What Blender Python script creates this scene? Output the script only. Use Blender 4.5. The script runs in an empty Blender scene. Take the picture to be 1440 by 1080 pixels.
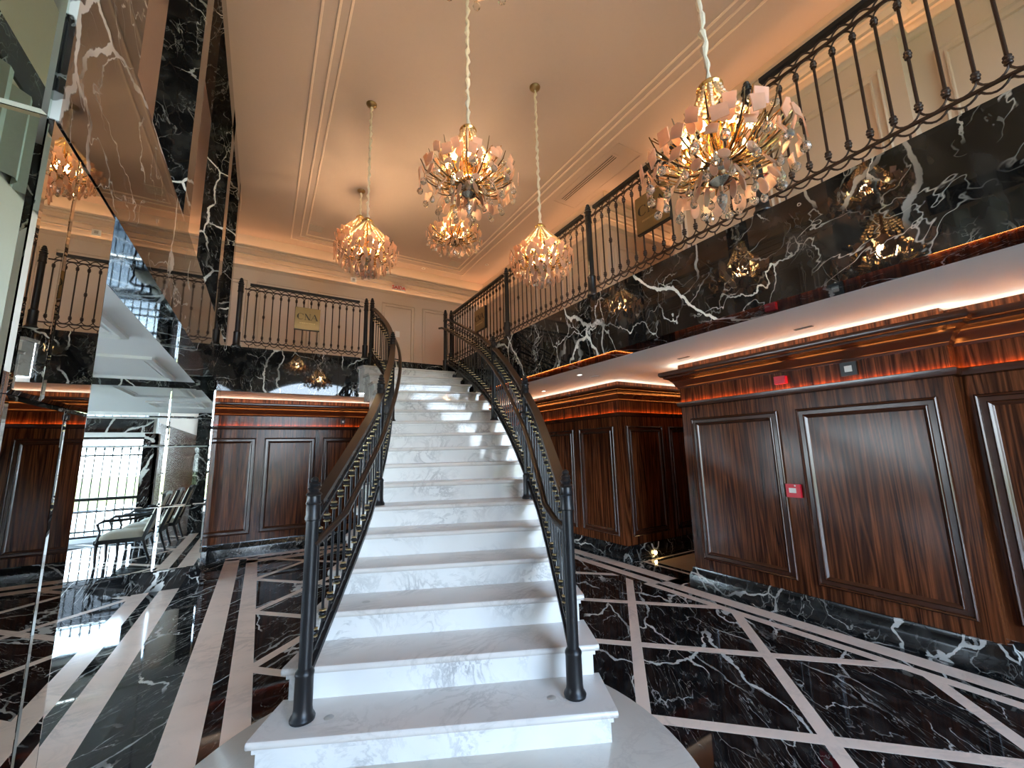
import bpy, math, random
from mathutils import Vector, Matrix
R = math.radians
S = bpy.context.scene
COL = S.collection
random.seed(7)

# ------------------------------------------------------------------ mesh builder
class MB:
    def __init__(s):
        s.v = []; s.f = []; s.m = []
    def face(s, pts, m=0):
        b = len(s.v); s.v += [tuple(p) for p in pts]; s.f.append(tuple(range(b, b + len(pts)))); s.m.append(m)
    def box(s, x0, y0, z0, x1, y1, z1, m=0):
        if x0 > x1: x0, x1 = x1, x0
        if y0 > y1: y0, y1 = y1, y0
        if z0 > z1: z0, z1 = z1, z0
        b = len(s.v)
        s.v += [(x0, y0, z0), (x1, y0, z0), (x1, y1, z0), (x0, y1, z0), (x0, y0, z1), (x1, y0, z1), (x1, y1, z1), (x0, y1, z1)]
        for q in ((0, 3, 2, 1), (4, 5, 6, 7), (0, 1, 5, 4), (1, 2, 6, 5), (2, 3, 7, 6), (3, 0, 4, 7)):
            s.f.append(tuple(b + i for i in q)); s.m.append(m)
        return s
    def prism(s, poly, z0, z1, m=0):
        n = len(poly)
        a = sum(poly[i][0] * poly[(i + 1) % n][1] - poly[(i + 1) % n][0] * poly[i][1] for i in range(n))
        if a < 0: poly = poly[::-1]
        b = len(s.v)
        s.v += [(p[0], p[1], z0) for p in poly] + [(p[0], p[1], z1) for p in poly]
        s.f.append(tuple(b + i for i in range(n))[::-1]); s.m.append(m)
        s.f.append(tuple(b + n + i for i in range(n))); s.m.append(m)
        for i in range(n):
            j = (i + 1) % n
            s.f.append((b + i, b + j, b + n + j, b + n + i)); s.m.append(m)
        return s
    def grid(s, rows, closed_u=False, closed_v=False, m=0):
        b = len(s.v); nu = len(rows); nv = len(rows[0])
        for r in rows: s.v += [tuple(p) for p in r]
        for i in range(nu if closed_u else nu - 1):
            for j in range(nv if closed_v else nv - 1):
                i2 = (i + 1) % nu; j2 = (j + 1) % nv
                s.f.append((b + i * nv + j, b + i2 * nv + j, b + i2 * nv + j2, b + i * nv + j2)); s.m.append(m)
        return b, nu, nv
    def lathe(s, prof, c=(0, 0, 0), n=14, m=0, flute=None):
        rows = []
        for r, z in prof:
            row = []
            for k in range(n):
                a = 2 * math.pi * k / n
                rr = r
                if flute and flute[0] <= z <= flute[1]: rr = r * (1 - .1 * (k % 2))
                row.append((c[0] + rr * math.cos(a), c[1] + rr * math.sin(a), c[2] + z))
            rows.append(row)
        if rows[0][0][2] > rows[-1][0][2]: rows = rows[::-1]
        b, nu, nv = s.grid(rows[::-1], False, True, m)
        s.f.append(tuple(b + (nu - 1) * nv + j for j in range(nv))[::-1]); s.m.append(m)
        s.f.append(tuple(b + j for j in range(nv))); s.m.append(m)
        return s
    def tube(s, pts, r, n=6, m=0, cap=True, flat=None):
        pts = [Vector(p) for p in pts]; rows = []
        up = Vector((0, 0, 1)); prev = None
        for i, p in enumerate(pts):
            t = (pts[min(i + 1, len(pts) - 1)] - pts[max(i - 1, 0)])
            if t.length < 1e-9: t = Vector((0, 0, 1))
            t.normalize()
            if prev is None:
                a = t.cross(up)
                if a.length < 1e-3: a = t.cross(Vector((1, 0, 0)))
            else:
                a = prev - t * prev.dot(t)
            a.normalize(); prev = a; b_ = a.cross(t)
            rr = r[i] if isinstance(r, (list, tuple)) else r
            if flat:   # rectangular section (half width, half height)
                rows.append([p + a * x * flat[0] + b_ * y * flat[1] for x, y in ((1, 1), (-1, 1), (-1, -1), (1, -1))])
            else:
                rows.append([p + (a * math.cos(2 * math.pi * k / n) + b_ * math.sin(2 * math.pi * k / n)) * rr for k in range(n)])
        b, nu, nv = s.grid(rows, False, True, m)
        if cap:
            s.f.append(tuple(b + j for j in range(nv))[::-1]); s.m.append(m)
            s.f.append(tuple(b + (nu - 1) * nv + j for j in range(nv))); s.m.append(m)
        return s
    def sweep(s, path, prof, m=0, closed=False, base=0.0):
        """profile (d, z): d is measured to the LEFT of the plan path; mitred corners"""
        P = [Vector((p[0], p[1])) for p in path]; n = len(P); rows = []
        for i in range(n):
            if closed or 0 < i < n - 1:
                t0 = (P[i] - P[i - 1]).normalized(); t1 = (P[(i + 1) % n] - P[i]).normalized()
            elif i == 0: t0 = t1 = (P[1] - P[0]).normalized()
            else: t0 = t1 = (P[-1] - P[-2]).normalized()
            n0 = Vector((-t0.y, t0.x)); n1 = Vector((-t1.y, t1.x))
            nn = (n0 + n1); nn = nn / max(nn.length_squared / 2, .2)
            rows.append([(P[i].x + nn.x * d, P[i].y + nn.y * d, base + z) for d, z in prof])
        b, nu, nv = s.grid(rows, closed, True, m)
        if not closed:
            s.f.append(tuple(b + j for j in range(nv))[::-1]); s.m.append(m)
            s.f.append(tuple(b + (nu - 1) * nv + j for j in range(nv))); s.m.append(m)
        return s
    def frame(s, org, u, v, nrm, w, h, prof, m=0):
        """mitred picture-frame moulding, profile (inset, height out of the wall)"""
        org, u, v, nrm = Vector(org), Vector(u), Vector(v), Vector(nrm)
        rows = []
        for cx, cy, dx, dy in ((0, 0, 1, 1), (w, 0, -1, 1), (w, h, -1, -1), (0, h, 1, -1)):
            rows.append([org + u * (cx + dx * a) + v * (cy + dy * a) + nrm * b for a, b in prof])
        s.grid(rows, True, True, m)
        return s
    def build(s, name, mats, parent=None, sharp=35, smooth=True):
        me = bpy.data.meshes.new(name)
        me.from_pydata(s.v, [], s.f)
        for mt in (mats if isinstance(mats, (list, tuple)) else [mats]): me.materials.append(mt)
        if len(me.materials) > 1: me.polygons.foreach_set('material_index', s.m)
        if smooth:
            me.polygons.foreach_set('use_smooth', [True] * len(me.polygons))
            me.set_sharp_from_angle(angle=R(sharp))
        me.update()
        o = bpy.data.objects.new(name, me); COL.objects.link(o)
        if parent is not None: o.parent = parent
        return o

def thing(name, label, cat, loc=(0, 0, 0), group=None):
    o = bpy.data.objects.new(name, None); COL.objects.link(o)
    o.location = loc; o.empty_display_size = .1
    return tag(o, label, cat, group)
def tag(o, label=None, cat=None, group=None, kind=None):
    if label: o['label'] = label
    if cat: o['category'] = cat
    if group: o['group'] = group
    if kind: o['kind'] = kind
    return o
def struct(name, mb, mats, parent=None, label=None, **k):
    o = mb.build(name, mats, parent, **k)
    if parent is None: o['kind'] = 'structure'
    if label: o['label'] = label
    return o
def part(mesh_obj_or_data, name, parent, loc=(0, 0, 0), rot=None, scale=None):
    d = mesh_obj_or_data
    o = bpy.data.objects.new(name, d); COL.objects.link(o); o.parent = parent; o.location = loc
    if rot is not None: o.rotation_euler = rot
    if scale is not None: o.scale = scale
    return o
def mesh_only(mb, name, mats, **k):
    o = mb.build(name, mats, None, **k); d = o.data; bpy.data.objects.remove(o); return d
def dup(root, loc, label, group=None, rotz=None):
    r = root.copy(); COL.objects.link(r); r.location = loc
    if rotz is not None: r.rotation_euler = (0, 0, rotz)
    r['label'] = label
    if group: r['group'] = group
    for ch in list(root.children):
        c = ch.copy(); COL.objects.link(c); c.parent = r
        for g in list(ch.children):
            d = g.copy(); COL.objects.link(d); d.parent = c
    return r

# ------------------------------------------------------------------ materials
def new_mat(name):
    m = bpy.data.materials.new(name); m.use_nodes = True
    nt = m.node_tree; nt.nodes.clear()
    out = nt.nodes.new('ShaderNodeOutputMaterial'); b = nt.nodes.new('ShaderNodeBsdfPrincipled')
    nt.links.new(b.outputs[0], out.inputs[0])
    return m, nt, b
def simple(name, col, rough=.5, metal=0., spec=.5, coat=0., emit=None, estr=0., bump=0., var=.06, vscale=30):
    m, nt, b = new_mat(name)
    L = nt.links.new
    tc = nt.nodes.new('ShaderNodeTexCoord'); ns = nt.nodes.new('ShaderNodeTexNoise'); ns.inputs['Scale'].default_value = vscale
    ns.inputs['Detail'].default_value = 3
    L(tc.outputs['Object'], ns.inputs['Vector'])
    mx = nt.nodes.new('ShaderNodeMix'); mx.data_type = 'RGBA'
    mx.inputs[6].default_value = (*[c * (1 - var) for c in col], 1); mx.inputs[7].default_value = (*[min(1, c * (1 + var)) for c in col], 1)
    L(ns.outputs['Fac'], mx.inputs[0]); L(mx.outputs[2], b.inputs['Base Color'])
    b.inputs['Roughness'].default_value = rough; b.inputs['Metallic'].default_value = metal
    b.inputs['Specular IOR Level'].default_value = spec; b.inputs['Coat Weight'].default_value = coat
    b.inputs['Coat Roughness'].default_value = .05
    if emit: b.inputs['Emission Color'].default_value = (*emit, 1); b.inputs['Emission Strength'].default_value = estr
    if bump:
        bp = nt.nodes.new('ShaderNodeBump'); bp.inputs['Strength'].default_value = bump; bp.inputs['Distance'].default_value = .002
        L(ns.outputs['Fac'], bp.inputs['Height']); L(bp.outputs[0], b.inputs['Normal'])
    return m
def vein(nt, vec, scale, width, distort, det=4, soft=.5):
    """thin lines where a distorted noise crosses its mid value"""
    n = nt.nodes.new('ShaderNodeTexNoise'); n.inputs['Scale'].default_value = scale; n.inputs['Detail'].default_value = det
    n.inputs['Roughness'].default_value = soft; n.inputs['Distortion'].default_value = distort
    nt.links.new(vec, n.inputs['Vector'])
    s = nt.nodes.new('ShaderNodeMath'); s.operation = 'SUBTRACT'; s.inputs[1].default_value = .5; nt.links.new(n.outputs['Fac'], s.inputs[0])
    a = nt.nodes.new('ShaderNodeMath'); a.operation = 'ABSOLUTE'; nt.links.new(s.outputs[0], a.inputs[0])
    r = nt.nodes.new('ShaderNodeMapRange'); r.inputs[1].default_value = 0; r.inputs[2].default_value = width
    r.inputs[3].default_value = 1; r.inputs[4].default_value = 0; nt.links.new(a.outputs[0], r.inputs[0])
    return r.outputs[0]
def edge(nt, vec, scale, width, warp=.25, wscale=3):
    n = nt.nodes.new('ShaderNodeTexNoise'); n.inputs['Scale'].default_value = wscale; n.inputs['Detail'].default_value = 5
    nt.links.new(vec, n.inputs['Vector'])
    sc = nt.nodes.new('ShaderNodeVectorMath'); sc.operation = 'SCALE'; sc.inputs[3].default_value = warp; nt.links.new(n.outputs['Color'], sc.inputs[0])
    ad = nt.nodes.new('ShaderNodeVectorMath'); nt.links.new(vec, ad.inputs[0]); nt.links.new(sc.outputs[0], ad.inputs[1])
    v = nt.nodes.new('ShaderNodeTexVoronoi'); v.feature = 'DISTANCE_TO_EDGE'; v.inputs['Scale'].default_value = scale; nt.links.new(ad.outputs[0], v.inputs['Vector'])
    r = nt.nodes.new('ShaderNodeMapRange'); r.inputs[1].default_value = width * .7; r.inputs[2].default_value = width; r.inputs[3].default_value = 1; r.inputs[4].default_value = 0
    nt.links.new(v.outputs['Distance'], r.inputs[0])
    return r.outputs[0]
def mul(nt, a, b, op='MULTIPLY'):
    m = nt.nodes.new('ShaderNodeMath'); m.operation = op
    for i, x in enumerate((a, b)):
        if isinstance(x, (int, float)): m.inputs[i].default_value = x
        else: nt.links.new(x, m.inputs[i])
    m.use_clamp = op == 'ADD'
    return m.outputs[0]
def mask(nt, vec, scale, lo, hi):
    n = nt.nodes.new('ShaderNodeTexNoise'); n.inputs['Scale'].default_value = scale; n.inputs['Detail'].default_value = 2
    nt.links.new(vec, n.inputs['Vector'])
    r = nt.nodes.new('ShaderNodeMapRange'); r.inputs[1].default_value = lo; r.inputs[2].default_value = hi
    nt.links.new(n.outputs['Fac'], r.inputs[0]); return r.outputs[0]
def mapped(nt, rot, scale, src='Object'):
    tc = nt.nodes.new('ShaderNodeTexCoord'); mp = nt.nodes.new('ShaderNodeMapping')
    mp.inputs['Rotation'].default_value = rot; mp.inputs['Scale'].default_value = scale
    nt.links.new(tc.outputs[src], mp.inputs[0]); return mp.outputs[0]
def marble_black(name, rot, scale=(1, 1, 1), amount=1., rough=.03, base=(.0062, .0062, .0066), spec=.6):
    m, nt, b = new_mat(name); L = nt.links.new
    v = mapped(nt, rot, (1, 1, 1)); mp = nt.nodes.new('ShaderNodeMapping'); mp.inputs['Scale'].default_value = scale; L(v, mp.inputs[0]); v = mp.outputs[0]
    a = mul(nt, edge(nt, v, .75, .010, .5, 1.8), mask(nt, v, 1.3, .40, .56))
    c = mul(nt, edge(nt, v, 1.9, .009, .35, 3.5), mask(nt, v, 2.1, .46, .62)); c = mul(nt, c, .75)
    d = mul(nt, vein(nt, v, 4.5, .010, .5, 4, .55), mask(nt, v, 2.7, .5, .66)); d = mul(nt, d, .25)
    e = mul(nt, edge(nt, v, .42, .0065, .4, 2.6), mask(nt, v, .9, .44, .6))
    st = nt.nodes.new('ShaderNodeMapping'); st.inputs['Rotation'].default_value = (0, 0, R(20)); st.inputs['Scale'].default_value = (1, .28, .28); L(v, st.inputs[0])
    g = mul(nt, mul(nt, vein(nt, st.outputs[0], 11, .011, .35, 3, .5), mask(nt, v, 2.4, .47, .63)), .6)
    f = mul(nt, mask(nt, v, 6, .45, .9), .05)
    t = mul(nt, mul(nt, mul(nt, mul(nt, a, c, 'MAXIMUM'), mul(nt, d, e, 'MAXIMUM'), 'MAXIMUM'), g, 'MAXIMUM'), amount)
    t = mul(nt, t, f, 'ADD')
    mx = nt.nodes.new('ShaderNodeMix'); mx.data_type = 'RGBA'; mx.inputs[6].default_value = (*base, 1); mx.inputs[7].default_value = (.72, .72, .68, 1)
    L(t, mx.inputs[0]); L(mx.outputs[2], b.inputs['Base Color'])
    b.inputs['Roughness'].default_value = rough; b.inputs['Specular IOR Level'].default_value = spec
    return m
def marble_white(name, base, veinc, rough=.12, amt=.6):
    m, nt, b = new_mat(name); L = nt.links.new
    v = mapped(nt, (.4, .3, R(35)), (1, 1.5, 1.2))
    a = mul(nt, vein(nt, v, 2.2, .05, 1.6, 8, .65), mask(nt, v, 1.6, .42, .68))
    c = mul(nt, vein(nt, v, 7, .05, 1.2, 6, .6), mask(nt, v, 3.2, .52, .72))
    t = mul(nt, mul(nt, a, mul(nt, c, .7), 'MAXIMUM'), amt)
    t = mul(nt, t, mul(nt, mask(nt, v, 3.5, .3, .8), .14), 'ADD')
    mx = nt.nodes.new('ShaderNodeMix'); mx.data_type = 'RGBA'; mx.inputs[6].default_value = (*base, 1); mx.inputs[7].default_value = (*veinc, 1)
    L(t, mx.inputs[0]); L(mx.outputs[2], b.inputs['Base Color'])
    b.inputs['Roughness'].default_value = rough; b.inputs['Specular IOR Level'].default_value = .5
    return m
def wood(name, dark, light, rough=.22, spec=.2):
    m, nt, b = new_mat(name); L = nt.links.new
    v = mapped(nt, (0, 0, 0), (1, 1, 1))
    def stretched(sx, sz, det, dist, rgh=.6):
        mp = nt.nodes.new('ShaderNodeMapping'); mp.inputs['Scale'].default_value = (sx, sx, sz); L(v, mp.inputs[0])
        n = nt.nodes.new('ShaderNodeTexNoise'); n.inputs['Scale'].default_value = 1; n.inputs['Detail'].default_value = det
        n.inputs['Roughness'].default_value = rgh; n.inputs['Distortion'].default_value = dist; L(mp.outputs[0], n.inputs['Vector']); return n.outputs['Fac']
    big = stretched(7, .28, 2, .6); mid = stretched(24, .7, 4, .9); fine = stretched(150, 3.5, 4, .2, .7)
    w = nt.nodes.new('ShaderNodeMath'); w.operation = 'PINGPONG'; w.inputs[1].default_value = .5
    L(mul(nt, big, 9.), w.inputs[0])
    t = mul(nt, mul(nt, w.outputs[0], .75), mul(nt, mid, .75), 'ADD')
    t2 = mul(nt, mul(nt, t, mul(nt, fine, 1.6)), t)
    r = nt.nodes.new('ShaderNodeMapRange'); r.inputs[1].default_value = .04; r.inputs[2].default_value = .62; L(t2, r.inputs[0])
    mx = nt.nodes.new('ShaderNodeMix'); mx.data_type = 'RGBA'; mx.inputs[6].default_value = (*dark, 1); mx.inputs[7].default_value = (*light, 1)
    L(r.outputs[0], mx.inputs[0]); L(mx.outputs[2], b.inputs['Base Color'])
    b.inputs['Roughness'].default_value = rough; b.inputs['Specular IOR Level'].default_value = spec
    b.inputs['Coat Weight'].default_value = .10; b.inputs['Coat Roughness'].default_value = .12
    return m
def translucent(name, col, mixf=.5, rough=.25):
    m, nt, b = new_mat(name); L = nt.links.new
    out = [n for n in nt.nodes if n.type == 'OUTPUT_MATERIAL'][0]
    tr = nt.nodes.new('ShaderNodeBsdfTranslucent'); ms = nt.nodes.new('ShaderNodeMixShader')
    v = mapped(nt, (.3, .2, .5), (1, 1, 1)); k = mask(nt, v, 9, .3, .75)
    mx = nt.nodes.new('ShaderNodeMix'); mx.data_type = 'RGBA'; mx.inputs[6].default_value = (*col, 1); mx.inputs[7].default_value = (*[min(1, c * .72) for c in col], 1)
    L(k, mx.inputs[0]); L(mx.outputs[2], b.inputs['Base Color']); L(mx.outputs[2], tr.inputs['Color'])
    b.inputs['Roughness'].default_value = rough
    ms.inputs[0].default_value = mixf; L(b.outputs[0], ms.inputs[1]); L(tr.outputs[0], ms.inputs[2]); L(ms.outputs[0], out.inputs[0])
    return m

M = {}
M['floor_black'] = marble_black('polished_black_marble_floor', (0, 0, R(38)), (2.2, 1.0, 1), .85, .035, spec=.32)
M['black'] = marble_black('polished_black_marble', (R(12), R(-28), R(9)), (1, 1.15, .55), 1.0, .02)
M['black_plinth'] = marble_black('black_marble_plinth', (R(12), R(-28), R(29)), (1.3, 1.3, 1.3), .65, .14, spec=.45)
M['black_honed'] = marble_black('dark_black_marble', (R(12), R(-28), R(9)), (1, 1.15, .55), .8, .03, spec=.3)
M['black_front'] = marble_black('polished_black_marble_bookmatched', (R(65), R(18), R(9)), (1.3, 1.3, .8), .9, .03)
M['stair'] = marble_white('white_marble', (.76, .755, .74), (.27, .27, .275), .06, .7)
M['tread'] = marble_white('white_marble_tread_dimmed', (.68, .645, .61), (.30, .28, .26), .14, .45)  # darker copy of the stair marble: dimmer upward faces put into the colour
M['beige'] = marble_white('beige_marble', (.88, .715, .60), (.40, .33, .28), .12, .4)
M['tan'] = marble_white('tan_marble', (.62, .46, .30), (.45, .32, .2), .15, .4)
M['disc'] = marble_white('pale_limestone', (.64, .59, .52), (.42, .38, .34), .14, .35)
M['wood'] = wood('walnut_veneer', (.009, .0022, .001), (.21, .064, .023), .22)
M['wood_dark'] = simple('dark_walnut_moulding', (.052, .0165, .0075), .2, spec=.55, var=.3, vscale=9)
M['iron'] = simple('black_wrought_iron', (.014, .014, .016), .36, .35, .5)
M['iron_brown'] = simple('brown_black_wrought_iron', (.028, .014, .010), .4, .3, .5)
M['rail'] = simple('brown_handrail', (.023, .0145, .011), .3, .1, .5)
M['brass'] = simple('aged_brass', (.62, .47, .24), .28, .95)
M['brass_dark'] = simple('dull_brass', (.30, .22, .11), .35, .9)
M['paint'] = simple('cream_wall_paint', (.61, .495, .405), .6, var=.02)
M['rib'] = simple('brightened_ceiling_rib', (.76, .63, .54), .6, var=.02)  # paler than the ceiling so ribs read bright where light leaves them dark
M['ceil'] = simple('matt_ceiling_paint', (.51, .415, .37), .7, var=.02)
M['soffit'] = simple('white_soffit_paint', (.93, .92, .90), .65, var=.015)
M['white'] = simple('white_plastic', (.75, .73, .70), .4)
M['grey'] = simple('grey_grille', (.42, .40, .37), .5)
M['dark'] = simple('black_plastic', (.008, .008, .009), .35)
M['red'] = simple('red_plastic', (.62, .012, .03), .35)
M['letter_red'] = simple('red_lettering', (.65, .03, .02), .5)
M['letter_dark'] = simple('dark_engraving', (.012, .008, .004), .5)
M['mirror'] = simple('silver_mirror', (.86, .89, .86), .0, 1., var=.005)
M['mirror_g'] = simple('green_tinted_mirror', (.60, .68, .60), .0, 1., var=.005)
M['gold'] = simple('gold_leaf_metal', (.78, .48, .17), .25, 1.)
M['steel'] = simple('champagne_metal', (.55, .48, .36), .25, 1.)
M['bronze'] = simple('dark_bronze', (.10, .06, .03), .35, .9)
M['cord'] = simple('champagne_fabric_sleeve', (.78, .72, .60), .3, bump=.6, vscale=80)
M['quartz'] = translucent('pale_rose_quartz', (.98, .68, .50), .58)
M['bead'] = translucent('amber_beads', (.85, .62, .36), .35, .15)
M['fabric'] = simple('cream_upholstery', (.42, .38, .30), .8, bump=.3)
M['curtain'] = simple('pale_green_curtain', (.40, .44, .40), .8)
M['fence'] = simple('dark_green_fence_paint', (.03, .04, .04), .5)
M['ground'] = simple('pale_sunlit_paving', (.45, .43, .38), .8, vscale=4)
M['lawn'] = simple('yellow_green_lawn', (.17, .17, .035), .9, var=.35, vscale=9)
def emit(name, col, st):
    m, nt, b = new_mat(name)
    b.inputs['Base Color'].default_value = (*col, 1); b.inputs['Emission Color'].default_value = (*col, 1); b.inputs['Emission Strength'].default_value = st
    return m
M['bulb'] = emit('warm_candle_bulb', (1, .68, .28), 25.)
M['led'] = emit('warm_led_strip', (1, .78, .60), 6.)
M['led_cove'] = emit('warm_cove_strip', (1, .57, .28), 7.)
M['led_low'] = emit('amber_led_strip', (1, .30, .06), 24.)
M['led_soft'] = emit('warm_cornice_strip', (1, .58, .28), 4.)
m, nt, b = new_mat('clear_crystal'); b.inputs['Base Color'].default_value = (1, .90, .76, 1); b.inputs['Roughness'].default_value = .02
b.inputs['Transmission Weight'].default_value = .85; b.inputs['IOR'].default_value = 1.5; b.inputs['Specular IOR Level'].default_value = .8
M['crystal'] = m
m, nt, b = new_mat('window_glass'); nt.nodes.remove(b); o_ = nt.nodes[0]
t_ = nt.nodes.new('ShaderNodeBsdfTransparent'); g_ = nt.nodes.new('ShaderNodeBsdfGlossy'); g_.inputs['Roughness'].default_value = .01; x_ = nt.nodes.new('ShaderNodeMixShader')
t_.inputs[0].default_value = (.96, .98, .97, 1); x_.inputs[0].default_value = .05
nt.links.new(t_.outputs[0], x_.inputs[1]); nt.links.new(g_.outputs[0], x_.inputs[2]); nt.links.new(x_.outputs[0], o_.inputs[0])
M['glass'] = m
SKY = 15.5; EXPO = 0.56
# ------------------------------------------------------------------ the setting
XL, XR, YF, ZB, ZT, ZC = -.579, 3.02, 7.37, 2.545, 3.235, 5.95
W0, WB, WU = 8.3, 9.2, 4.75        # lower back wall, upper back wall, upper right wall
YN = -5.0                          # front wall behind the camera

def clip(poly, x0, y0, x1, y1):
    for ax, val, keep in ((0, x0, 1), (0, x1, -1), (1, y0, 1), (1, y1, -1)):
        out = []
        for i in range(len(poly)):
            a, b = poly[i - 1], poly[i]
            ia, ib = (a[ax] - val) * keep >= 0, (b[ax] - val) * keep >= 0
            if ia != ib:
                t = (val - a[ax]) / (b[ax] - a[ax]); out.append((a[0] + (b[0] - a[0]) * t, a[1] + (b[1] - a[1]) * t))
            if ib: out.append(b)
        poly = out
        if not poly: return []
    return poly
fl = MB(); fl.box(-7, YN - .2, -.12, 7, 9.4, 0, 0)
T = .0012
def inlay(x0, y0, x1, y1, m=1): fl.prism([(x0, y0), (x1, y0), (x1, y1), (x0, y1)], 0, T, m)
# paired bands running to the left pier and the back wall
for a, b in ((-.385, -.192), (-.1, .045)):
    inlay(a, YN, b, 8.0)
for a, b in ((-1.2, -1.045), (-.95, -.762)):
    inlay(a, 2.2, b, 6.68)
inlay(-.385, 7.90, 4.175, 8.098); inlay(-.1, 7.581, 3.96, 7.761)
# right border with its step
inlay(4.03, YN, 4.19, 3.29); inlay(4.175, 3.29, 4.346, 8.098); inlay(4.03, 3.28, 4.346, 3.47)
inlay(3.88, YN, 3.97, 3.48); inlay(3.96, 3.55, 4.085, 7.761); inlay(3.88, 3.475, 4.085, 3.56)
P_ = 1.325
def lattice(x0, y0, x1, y1, flip=None):
    for n in range(-8, 10):
        for kind in (0, 1):
            c = (3.91 if kind == 0 else .1) + n * P_; w = .058
            if kind == 0: q = [(-20, c - w + 20), (20, c - w - 20), (20, c + w - 20), (-20, c + w + 20)]
            else: q = [(-20, -20 - c - w), (20, 20 - c - w), (20, 20 - c + w), (-20, -20 - c + w)]
            if flip is not None: q = [(flip - x, y) for x, y in q]
            q = clip(q, x0, y0, x1, y1)
            if len(q) > 2: fl.prism(q, 0, T - .0003 - .0002 * kind, 1)
lattice(.045, YN, 3.88, 7.581)
lattice(-6, 2.2, -1.2, 8.2, -1.155)
# alcove: tan field inside a thin border
inlay(4.60, 3.2, 6.5, 4.215); fl.prism([(4.645, 3.2), (6.5, 3.2), (6.5, 4.17), (4.645, 4.17)], 0, T + .0006, 0)
fl.prism([(4.72, 3.2), (6.5, 3.2), (6.5, 4.09), (4.72, 4.09)], 0, T + .0012, 2)
struct('floor', fl, [M['floor_black'], M['beige'], M['tan']], smooth=False)

PL = [(0, 0), (.055, 0), (.055, .10), (.048, .13), (.026, .165), (.02, .20), (0, .20)]
CORN = [(0, 2.25), (.012, 2.25), (.02, 2.272), (.032, 2.28), (.05, 2.325), (.085, 2.365), (.125, 2.382), (.13, 2.398), (.150, 2.404), (.163, 2.418), (.169, 2.436), (.164, 2.462), (.155, 2.462), (.152, 2.44), (0, 2.44)]
LEDGE = [(0, 2.02), (.026, 2.03), (.034, 2.05), (.036, 2.078), (.028, 2.083), (.026, 2.07), (0, 2.07)]
LSTRIP = [(.004, 2.071), (.02, 2.071), (.02, 2.077), (.004, 2.077)]
CSTRIP = [(.04, 2.442), (.08, 2.442), (.08, 2.450), (.04, 2.450)]
FR = [(0, 0), (0, .012), (.004, .021), (.012, .026), (.020, .021), (.025, .009), (.056, .009), (.060, .019), (.067, .024), (.075, .019), (.082, .008), (.09, 0)]
def wooden(name, path, base, trimname, pans):
    w = struct(name, MB().sweep(path, [(0, 0), (0, ZB), (-.12, ZB), (-.12, 0)]), M['wood'])
    struct('cornice', MB().sweep(path, CORN), M['wood_dark'], w)
    struct('ledge', MB().sweep(path, LEDGE), M['wood_dark'], w)
    struct('led_strip', MB().sweep(path, LSTRIP), M['led_low'], w, label='glowing amber light strip on the ledge')
    struct('cove_light_strip', MB().sweep(path, CSTRIP), M['led'], w, label='hidden warm light strip above the cornice')
    struct(base, MB().sweep(path, PL), M['black_plinth'])
    for org, u, nrm, wd in pans:
        struct('panel_moulding', MB().frame((*org, .31), (*u, 0), (0, 0, 1), (*nrm, 0), wd, 1.57, FR), M['wood_dark'], w)
    return w
xr = []
for x, y0, y1 in ((4.32, 2.09, 3.05), (4.32, .96, 1.93), (4.45, -.14, .80), (4.45, -1.22, -.28), (4.45, -2.3, -1.36), (4.47, 4.47, 5.25), (4.47, 5.40, 6.18), (4.47, 6.33, 7.11), (4.47, 7.26, 8.04)):
    xr.append(((x, y0), (0, 1), (-1, 0), y1 - y0))
for x0, x1 in ((4.59, 5.38), (5.53, 6.32)): xr.append(((x0, 4.34), (1, 0), (0, -1), x1 - x0))
wooden('wall_right', [(4.45, YN), (4.45, .86), (4.32, .86), (4.32, 3.17), (6.5, 3.17), (6.5, 4.34), (4.47, 4.34), (4.47, W0)], 'baseboard_right', 'trim_1', xr)
wooden('wall_back', [(4.47, W0), (-6, W0)], 'baseboard_back', 'trim_2',
       [((a, W0), (1, 0), (0, -1), .80) for a in (-3.72, -2.78, -1.84, -.90, .02, .94, 1.86, 2.78, 3.65)])

# balcony edges: polished black marble fascia with a marble return underneath, white soffit behind it
fr = MB(); fr.box(XR, YN, ZB, XR + .05, YF, ZT); fr2 = MB(); fr2.box(XR + .05, YN, ZB, 3.29, YF + .2, ZB + .03); struct('trim_6', fr2, M['black_honed'], label='black marble return under the long balcony edge')
struct('wall_balcony_right', fr, M['black'], label='black marble balcony edge under the long railing')
c_ = MB(); c_.box(3.29, YN, ZB, 6.6, W0 + .1, ZB + .06); struct('ceiling_lower_right', c_, M['soffit'])
fb = MB(); fb.box(-.8, YF, ZB, 1.37, YF + .05, ZT); fb.box(1.37, YF, 3.061, XR, YF + .05, ZT)
struct('wall_balcony_back', fb, M['black_front'], label='black marble balcony edge below the short railing')
c_ = MB(); c_.box(-.8, YF + .05, ZB, 3.29, W0 + .1, ZB + .06); struct('ceiling_lower_back', c_, M['soffit'])
c_ = MB(); c_.box(-6, 2.0, ZB, -.82, W0 + .1, ZB + .06); struct('ceiling_lower_left', c_, M['soffit'])
fu = MB(); fu.box(XR + .05, YN, ZT - .03, 6.6, YF, ZT - .002); fu.box(-2.7, YF + .05, ZT - .03, 6.6, 9.3, ZT - .002); fu.box(-2.7, 1.6, ZT - .03, -.8, YF + .05, ZT - .002)
struct('floor_gallery', fu, M['beige'])

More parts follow.
